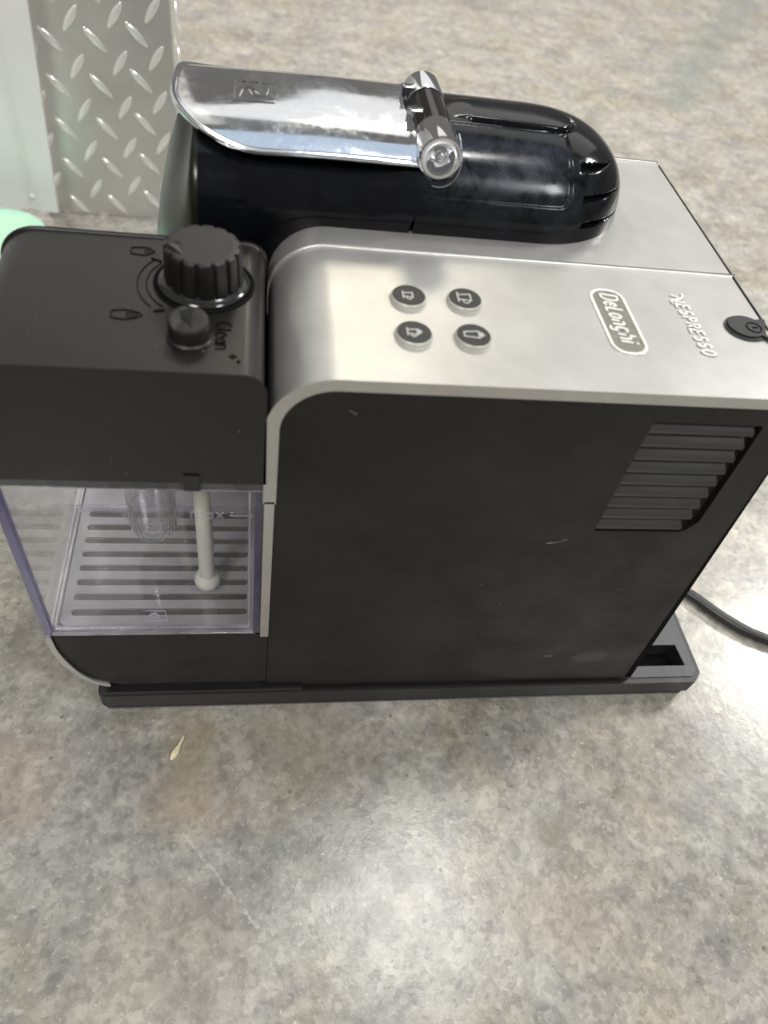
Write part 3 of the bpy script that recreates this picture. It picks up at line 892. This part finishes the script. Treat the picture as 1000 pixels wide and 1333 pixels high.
# ---------------------------------------------------------------- hinge
HX, HZ, HR = .0580, .2630, .0084
def ylathe(bm, prof, n=40, xc=HX, zc=HZ):
    lathe(bm, prof, n, Matrix.Translation((xc, 0, zc)) @ Matrix.Rotation(radians(-90), 4, 'X'))
hinge_y = (.0968, .1145, .1405, .1570)
bm = bmesh.new(); ylathe(bm, [(.0080, hinge_y[1]+.0002), (.0080, hinge_y[2]-.0002)]); 
hb = finish(bm, 'hinge', 'hinge_black', cm)
bm = bmesh.new()
y0, y1 = hinge_y[0], hinge_y[1]
ylathe(bm, [(0, y0+.0022), (.0018, y0+.0020), (.0021, y0+.0030), (.0034, y0+.0034), (.0052, y0+.0014), (.0056, y0+.0003), (.0062, y0), (.0078, y0), (.0084, y0+.0004), (HR, y0+.0012), (HR, y1-.0004), (.0083, y1), (.0078, y1)])
nc = finish(bm, 'hinge_cap', 'chrome_clean', hb, angle=30)
bm = bmesh.new(); ylathe(bm, [(0, y0+.0006), (.0014, y0+.0007), (.0018, y0+.0012), (.0018, y0+.0030)], 24)
finish(bm, 'hinge_pin', 'chrome_clean', hb)
bm = bmesh.new(); y0, y1 = hinge_y[2], hinge_y[3]
ylathe(bm, [(.0078, y0), (.0083, y0), (HR, y0+.0004), (HR, y1-.0012), (.0084, y1-.0004), (.0078, y1), (0, y1)])
finish(bm, 'hinge_cap', 'chrome_clean', hb, angle=30)
# lug that joins the lever to the hinge, and chrome wire standing in for a reflection round the near cap
bm = bmesh.new(); rbox(bm, .0480, .0560, .1195, .1240, .2605, .2690, .0008); rbox(bm, .0480, .0560, .1415, .1460, .2605, .2690, .0008)
finish(bm, 'lever_lug', 'chrome_clean', lever)
bm = bmesh.new()
glint_pts = []
for k in range(25):
    t = radians(-105+125*k/24); x = HX+.0008+.0094*cos(t); z = HZ-.0014+.0094*sin(t)
    dz = max(0, min(.9999, (z-ZB)/H)); y = YC-A*(1-dz**NE)**(1/NE)-.0004
    glint_pts.append((x, max(y, .0925) if z < .2575 else y, z))
tube(bm, glint_pts, .00042, 8)
finish(bm, 'hinge_glint', 'chrome_clean', hb)

# ---------------------------------------------------------------- base
bm = bmesh.new()
pl = rpoly([(-.0870, -.0022, .004), (.2470, -.0022, .0035), (.2520, .0040, .002), (.2480, .1700, .006), (-.0870, .1720, .006)], 4)
holes = [[(.1980, .0078), (.2440, .0078), (.2425, .0225), (.1980, .0225)], [(.2375, .0350), (.2413, .0350), (.2388, .0720), (.2350, .0720)]]
holed(bm, pl, holes, .0085, .0200, 'Z')
base = finish(bm, 'base', 'base', cm, angle=30)
bm = bmesh.new(); prism(bm, [(x+(.08-x)*.006, y+(.085-y)*.035) for x, y in pl], .0012, .0082, 'Z'); bevel_sharp(bm, .0010, 2)
finish(bm, 'base_foot', 'black', base)
bm = bmesh.new(); rbox(bm, .196, .2462, .006, .078, .0083, .0087); finish(bm, 'base_well', 'dark', base)
bm = bmesh.new(); holed(bm, rpoly([(.2000, .0012, 0), (.2460, .0012, .003), (.2492, .0052, .002), (.2455, .1500, .006), (.2000, .1500, 0)], 4),
    [[(.2005, .0082), (.2436, .0082), (.2421, .0221), (.2005, .0221)], [(.2378, .0354), (.2410, .0354), (.2385, .0716), (.2353, .0716)]], .0200, .0207, 'Z')
finish(bm, 'base_top_frame', 'base_top', base, angle=30)
bm = bmesh.new(); rbox(bm, -.0845, .2000, -.0012, .171, .0202, .0212, .0003); finish(bm, 'base_seam', 'black', base)
# front of base: recess with dark slot, near lip
bm = bmesh.new(); rbox(bm, -.0855, .0165, -.0016, .1700, .0203, .0232, .0006); finish(bm, 'base_lip', 'base', base)
bm = bmesh.new(); rbox(bm, -.0835, .0190, .0030, .1680, .0233, .0300); finish(bm, 'base_slot', 'dark', base)

# lower front body and silver trim
bm = bmesh.new()
fp = [(-.0027, .0295), (-.0027, .0766), (-.0985, .0766)]+[(-.0985+.026-.026*cos(t), .0295+.034-.034*sin(t)) for t in [radians(20+70*k/12) for k in range(13)]]
fp = [(-.0027, .0295), (-.0027, .0766), (-.0988, .0766), (-.0980, .0660), (-.0955, .0540), (-.0915, .0430), (-.0870, .0360), (-.0810, .0315), (-.0740, .0295)]
prism(bm, fp, .0002, .0032); bevel_sharp(bm, .0006, 2, 50)
fp2 = [(x, min(z, .0690)) for x, z in fp]
fp2 = [fp2[0], fp2[1], (-.0978, .0690)]+fp2[3:]
prism(bm, [(x+.0004 if x < -.05 else x, z) for x, z in fp2], .0034, .1710)
tray = finish(bm, 'drip_tray_housing', 'panel', cm, wn=True)
bm = bmesh.new(); rbox(bm, -.0955, -.0040, .0060, .1670, .0692, .0696); finish(bm, 'tray_shade_liner', 'dark', tray)  # black liner added so the grid slots look shaded
bm = bmesh.new()
o_ = [(-.1012, .0768), (-.1006, .0655), (-.0978, .0530), (-.0935, .0415), (-.0885, .0345), (-.0845, .0312), (-.0800, .0292)]
i_ = [(-.0992, .0768), (-.0986, .0658), (-.0959, .0537), (-.0918, .0427), (-.0872, .0360), (-.0832, .0330), (-.0797, .0312)]
def dn(p):
    out = []
    for k in range(len(p)-1):
        p0, p1, p2, p3 = [Vector(p[max(0, min(len(p)-1, k+d))]) for d in (-1, 0, 1, 2)]
        for t in (0, .33, .66):
            out.append(tuple(.5*((2*p1)+(-p0+p2)*t+(2*p0-5*p1+4*p2-p3)*t*t+(-p0+3*p1-3*p2+p3)*t**3)))
    return out+[p[-1]]
prism(bm, dn(o_)+dn(i_)[::-1], -.0010, .1720); bevel_sharp(bm, .0004, 2, 60)
finish(bm, 'drip_tray_trim', 'silver', cm, wn=True)

# drip tray grid under the milk container
bm = bmesh.new()
slots = [pill((-.0924-.0125)/2, .0124+.00835*k, (.0924-.0125)/2, .00125, .0012, 4) for k in range(8)]
slots = [rpoly([(-.0924, .0124+.00835*k-.0019, .0017), (-.0122, .0124+.00835*k-.0019, .0017), (-.0122, .0124+.00835*k+.0019, .0017), (-.0924, .0124+.00835*k+.0019, .0017)], 3) for k in range(8)]
slots += [rpoly([(-.0924, .0905+.00835*k-.0019, .0017), (-.0122, .0905+.00835*k-.0019, .0017), (-.0122, .0905+.00835*k+.0019, .0017), (-.0924, .0905+.00835*k+.0019, .0017)], 3) for k in range(9)]
holed(bm, rpoly([(-.0965, .0050, .004), (-.0035, .0050, .001), (-.0035, .1680, .001), (-.0965, .1680, .004)], 4), slots, .0769, .0780, 'Z')
grid_o = finish(bm, 'drip_grid', 'grid', cm, angle=30)
bm = bmesh.new()
for y in (.0035,):
    rbox(bm, -.0985, -.0968, .0030, .1690, .0766, .0800, .0005)
finish(bm, 'grid_rim', 'grid', grid_o)

# ---------------------------------------------------------------- power cord
bm = bmesh.new()
cp = [(.190, .110, .022), (.205, .104, .018), (.225, .098, .008), (.250, .087, .0045), (.2767, .0699, .0040), (.288, .058, .0040), (.2978, .0480, .0040), (.308, .0400, .0040), (.3195, .0340, .0040), (.345, .0240, .004), (.380, .0170, .004), (.43, .015, .004), (.50, .02, .004)]
def catmull(p, n=8):
    out = []
    for k in range(len(p)-1):
        p0, p1, p2, p3 = [Vector(p[max(0, min(len(p)-1, k+d))]) for d in (-1, 0, 1, 2)]
        for i in range(n):
            t = i/n; out.append(.5*((2*p1)+(-p0+p2)*t+(2*p0-5*p1+4*p2-p3)*t*t+(-p0+3*p1-3*p2+p3)*t**3))
    return out+[Vector(p[-1])]
tube(bm, catmull(cp), .0036, 14)
finish(bm, 'power_cord', 'cable', cm)

# ================================================================== MILK CONTAINER
JX0, JX1, JY0, JY1, JZ0, JZ1 = -.1005, -.0066, .0002, .0738, .0800, .1872
T = .0018
def wall(x0, x1, y0, y1, z0, z1, name, parent, mat='clear'):
    bm = bmesh.new(); rbox(bm, x0, x1, y0, y1, z0, z1); return finish(bm, name, mat, parent)
bm = bmesh.new()
rbox(bm, JX0+T, JX1-T, JY0+.0001, JY0+T, JZ0+T, .1812)
rbox(bm, JX0+T, JX1-T, JY1-T, JY1, JZ0+T, .1812)
rbox(bm, JX0, JX0+T, JY0+T, JY1-T, JZ0+T, .1812)
rbox(bm, JX1-T, JX1, JY0+T, JY1-T, JZ0+T, .1812)
rbox(bm, JX0+T, JX1-T, JY0+T, JY1-T, JZ0-.0002, JZ0+T-.0003)
jug = finish(bm, 'milk_container', 'clear', cm)
jug['label'] = 'clear milk container with black lid'
# thick tinted edges
E_ = .0024
for args, mt, nm in (((JX0-.0001, JX0+E_-.0004, JY0-.0003, JY0+E_, JZ0-.0004, .1830, .0007), 'edge', 'container_edge'),
    ((JX1-E_+.0004, JX1+.0001, JY0-.0003, JY0+E_, JZ0-.0004, .1830, .0007), 'edge', 'container_edge'),
    ((JX0+E_, JX1-E_-.0000, JY0-.0003, JY0+.0026, JZ0-.0012, JZ0+.0012, .0006), 'edge_lite', 'container_edge'),
    ((JX0+.0004, JX0+.0022, JY0+E_+.0004, JY1-.0002, JZ0-.0010, JZ0+.0012, .0006), 'edge_lite', 'container_edge'),
    ((JX1-.0024, JX1-.0003, JY0+E_+.0004, JY1-.0002, JZ0-.0010, JZ0+.0012, .0006), 'edge_lite', 'container_edge'),
    ((JX0+.0022, JX1-.0025, JY1-.0018, JY1+.0002, JZ0-.0010, JZ0+.0012, .0006), 'edge_lite', 'container_edge'),
    ((JX0, JX1, JY0-.0008, JY0-.0002, .1858, .1862, 0), 'edge_lite', 'pane_line'),
    ((JX0, JX1, JY0-.0008, JY0-.0002, .1808, .1812, 0), 'edge_lite', 'pane_line'),
    ((JX1-.0050, JX1-.0044, JY0-.0002, JY0+.0004, JZ0+.0042, .1800, 0), 'edge_lite', 'pane_line'),
    ((JX0+.0045, JX1-.0050, JY0-.0002, JY0+.0004, JZ0+.0036, JZ0+.0042, 0), 'edge_lite', 'pane_line')):
    bm = bmesh.new(); rbox(bm, *args); finish(bm, nm, mt, jug)
# smoked collar between lid and clear wall
bm = bmesh.new(); rbox(bm, JX0, JX1, JY0-.0006, JY1, .1812, .1858, .0006)
finish(bm, 'container_collar', 'smoke', jug)
# latch
bm = bmesh.new(); rbox(bm, -.0340, -.0292, -.0014, .0010, .1818, .1892, .0004)
finish(bm, 'latch', 'black', jug)

# lid
bm = bmesh.new()
lp = rpoly([(-.1012, .1862, .0), (-.1012, .2350, .0145), (-.0072, .2350, .0065), (-.0066, .1862, 0)], 10)
prism(bm, lp, -.0008, .0742)
bm.normal_update()
bevel_sharp(bm, .0011, 3, 60)
lid = finish(bm, 'lid', 'lid', jug, wn=True, angle=50)
# ring and froth knob
KX, KY = -.0278, .0476
bm = bmesh.new()
lathe(bm, [(.0172, .23505), (.0172, .2354), (.0164, .2358), (.0156, .2353), (.0150, .2352), (.0150, .2350)], 64, Matrix.Translation((KX, KY, 0)))
ring = finish(bm, 'knob_ring', 'dark', jug)
bm = bmesh.new()
lathe(bm, [(0, .2353), (.0153, .2353), (.0156, .2360), (.0150, .2368), (.0128, .2375), (.0120, .2378)], 64, Matrix.Translation((KX, KY, 0)))
finish(bm, 'knob_collar', 'knob_gloss', jug)
NF = 15
def flute(a, i):
    t = (a*NF/(2*pi)) % 1.0
    d = abs(t-.5)*2            # 1 at the groove
    return 1-.085*smooth((d-.62)/.22)
bm = bmesh.new()
kz = .2500
def krad(a, i): return flute(a, i) if i < 8 else (1-(1-flute(a, i))*(.75 if i == 8 else .3 if i == 9 else 0))
lathe(bm, [(.0133, .2372), (.0134, .2380), (.0132, .2400), (.0131, .2425), (.0130, .2450), (.01285, .2475), (.01275, kz-.0012), (.01260, kz-.0005), (.0122, kz-.0001), (.0116, kz), (.0100, kz), (.0001, kz)],
      360, Matrix.Translation((KX, KY, 0)), krad)
knob = finish(bm, 'froth_knob', 'knob', jug, angle=42)
# triangular pointer raised on the knob
bm = bmesh.new()
pa = [(-.0396, .0445), (-.0330, .0400), (-.0352, .0492)]
vv = [bm.verts.new((x, y, kz-.0002)) for x, y in pa]; tp = bm.verts.new((-.0386, .0447, kz+.0016)); tq = bm.verts.new((-.0352, .0452, kz+.0006))
bm.faces.new(vv); bm.faces.new((vv[0], vv[1], tp)); bm.faces.new((vv[1], tq, tp)); bm.faces.new((vv[1], vv[2], tq)); bm.faces.new((vv[2], tp, tq)); bm.faces.new((vv[2], vv[0], tp))
finish(bm, 'knob_pointer', 'knob_gloss', jug, smooth=False)
# clean button with a slanted, creased crown
bm = bmesh.new()
SX, SY = -.0309, .0180
rg = lathe(bm, [(.0074, .2351), (.0074, .2356), (.0068, .2360), (.0066, .2365), (.0066, .2398), (.0064, .2412), (.0060, .2418), (.0045, .2419), (.0025, .2418), (0, .2416)], 48, Matrix.Translation((SX, SY, 0)))
for v in bm.verts:
    if v.co.z > .2403:
        y = v.co.y-SY; x = v.co.x-SX
        v.co.z += .10*y
        if v.co.z > .2405: v.co.z -= .0006*smooth((x+.0035-.35*y)/.001)*smooth((-x+.0005+.35*y)/.003)
cb = finish(bm, 'clean_button', 'knob', jug, angle=40)
bm = bmesh.new()
fb = lambda u, v, h: (SX+u, SY+v, .24165+.10*v+h)
ribbon(bm, [(-.0030, .0040), (-.0014, .0004), (.0012, -.0042)], .00035, -.0006, .0003, fb)
ribbon(bm, [(.0004, .0044), (.0008, .0004), (.0012, -.0042)], .00030, -.0006, .0003, fb)
va = [bm.verts.new(fb(*p)) for p in ((-.0028, .0038, .0002), (.0003, .0042, .0009), (.0012, -.0040, .0003))]
vb = [bm.verts.new(fb(p[0], p[1], -.0008)) for p in ((-.0028, .0038), (.0003, .0042), (.0012, -.0040))]
bm.faces.new(va); bm.faces.new(vb[::-1])
for k in range(3): bm.faces.new((va[k], vb[k], vb[(k+1) % 3], va[(k+1) % 3]))
finish(bm, 'button_crease', 'knob_gloss', jug, smooth=False)
bm = bmesh.new()
prism(bm, rpoly([(SX-.0095, SY-.0085, .003), (SX+.0095, SY-.0085, .003), (SX+.0095, SY+.0068, .003), (SX-.0095, SY+.0068, .003)], 4), .2349, .23508, 'Z')
bm.free()
# raised lid writing and symbols
bm = bmesh.new()
def fl(u, v, h): return (u, v, .235+h)
word(bm, 'Clean', .0050, .00032, down(-.0228, .0262, .235), 0, .00035, 0, .98, .14)
for (px, py, s) in ((-.0170, .0090, 1.0),):
    ribbon(bm, [(px-.0013, py), (px+.0013, py)], .00045, 0, .00035, fl); ribbon(bm, [(px, py-.0013), (px, py+.0013)], .00045, 0, .00035, fl)
ribbon(bm, arc(-.0152, .0066, .0005, .0005, 0, 360, 8), .0003, 0, .00035, fl)
ribbon(bm, [(x, y) for x, y in arc(KX, KY-.001, .0222, .0215, 143, 222, 20)], .0003, 0, .0003, fl)
ribbon(bm, [(x, y) for x, y in arc(KX, KY-.001, .0192, .0185, 143, 228, 20)], .0003, 0, .0003, fl)
ribbon(bm, [(-.0468, .0605), (-.0430, .0588)], .0006, 0, .0004, fl)
ribbon(bm, [(-.0432, .0300), (-.0398, .0310)], .0006, 0, .0004, fl)
for (x0, y0, s, n) in ((-.0540, .0645, 1.0, 2), (-.0562, .0275, 1.0, 4)):
    fx_ = lambda u, v, h, x0=x0, y0=y0: (x0+v, y0-u, .235+h)
    L_ = .0048
    ribbon(bm, [(-.0019, 0), (-.0026, L_), (.0026, L_), (.0019, 0)], .0003, 0, .0003, fx_, True)
    for k in range(n):
        ribbon(bm, [(-.0024+.0002*k, L_+.0007+.0008*k), (.0024-.0002*k, L_+.0007+.0008*k)], .0003, 0, .0003, fx_)
    ribbon(bm, [(-.0025, L_+.0005), (-.0010, L_+.0010+.0008*n), (.0002, L_+.0017+.0008*n), (.0025, L_+.0005)], .0003, 0, .0003, fx_)
finish(bm, 'lid_symbols', 'dark', jug, smooth=False)

# milk tube and inner cup
bm = bmesh.new()
lathe(bm, [(0, .0835), (.0058, .0835), (.0061, .0842), (.0059, .0870), (.0046, .0886), (.0037, .0895), (.0036, .1861)], 28, Matrix.Translation((-.0312, .0262, 0)))
finish(bm, 'milk_tube', 'tube', jug)
bm = bmesh.new()
CXc, CYc = -.0570, .0500
lathe(bm, [(.0112, .1810), (.0112, .1080), (.0108, .0985), (.0094, .0945), (.0060, .0925), (0, .0920), ], 36, Matrix.Translation((CXc, CYc, 0)))
lathe(bm, [(.0098, .1810), (.0098, .1080), (.0094, .1000), (.0080, .0962), (.0050, .0945), (0, .0940)], 36, Matrix.Translation((CXc, CYc, 0)))
finish(bm, 'inner_cup', 'clear_inner', jug)
bm = bmesh.new()
tube(bm, [(CXc+.0120*cos(t), CYc+.0120*sin(t), .1075) for t in [2*pi*k/36 for k in range(36)]], .0011, 8, closed=True)
finish(bm, 'cup_ring', 'clear_inner', jug)
# max mark and level line on the pane
bm = bmesh.new()
fw = lambda u, v, h: (u, JY0-h, v)
def shift(x0, z0): return lambda u, v, h: (x0+u, JY0+.0001-h, z0+v)
word(bm, 'max', .0056, .00038, shift(-.0330, .1640), 0, .0004, 0, 1.15, .12)
ribbon(bm, [(-.0188, .1660), (-.0105, .1660)], .0005, 0, .0003, fw)
ribbon(bm, [(-.0105, .1670), (-.0105, .1648)], .0004, 0, .0003, fw)
for a, b in (((-.0575, .0985), (-.0475, .0985)), ((-.0575, .0905), (-.0475, .0905))): ribbon(bm, [a, b], .0005, 0, .0003, fw)
ribbon(bm, [(-.0475, .0985), (-.0475, .0905)], .0004, 0, .0003, fw)
ribbon(bm, [(-.0560, .0918), (-.0540, .0960), (-.0515, .0962), (-.0500, .0935)], .0006, 0, .0003, fw)
finish(bm, 'container_marks', 'edge_lite', jug, smooth=False)

# dust caught in the gap and on the lid
bm = bmesh.new()
for k in range(80):
    q = random.random()
    if q < .5: x, y, z = -.0041, random.uniform(.0, .075), random.uniform(.185, .212); r = random.uniform(.00006, .00018)
    elif q < .85: x, y, z = random.uniform(-.085, -.015), random.uniform(.003, .07), .2351; r = random.uniform(.00004, .00012)
    else: x, y, z = random.uniform(-.08, .0), .0001, random.uniform(.18, .23); r = random.uniform(.00005, .00012); y = -.0009
    if q < .5:
        x = random.choice((-.0065, -.0041))
    bmesh.ops.create_icosphere(bm, subdivisions=1, radius=r, matrix=Matrix.Translation((x, y, z)))
tag(finish(bm, 'dust', 'grit', cm), kind='stuff')
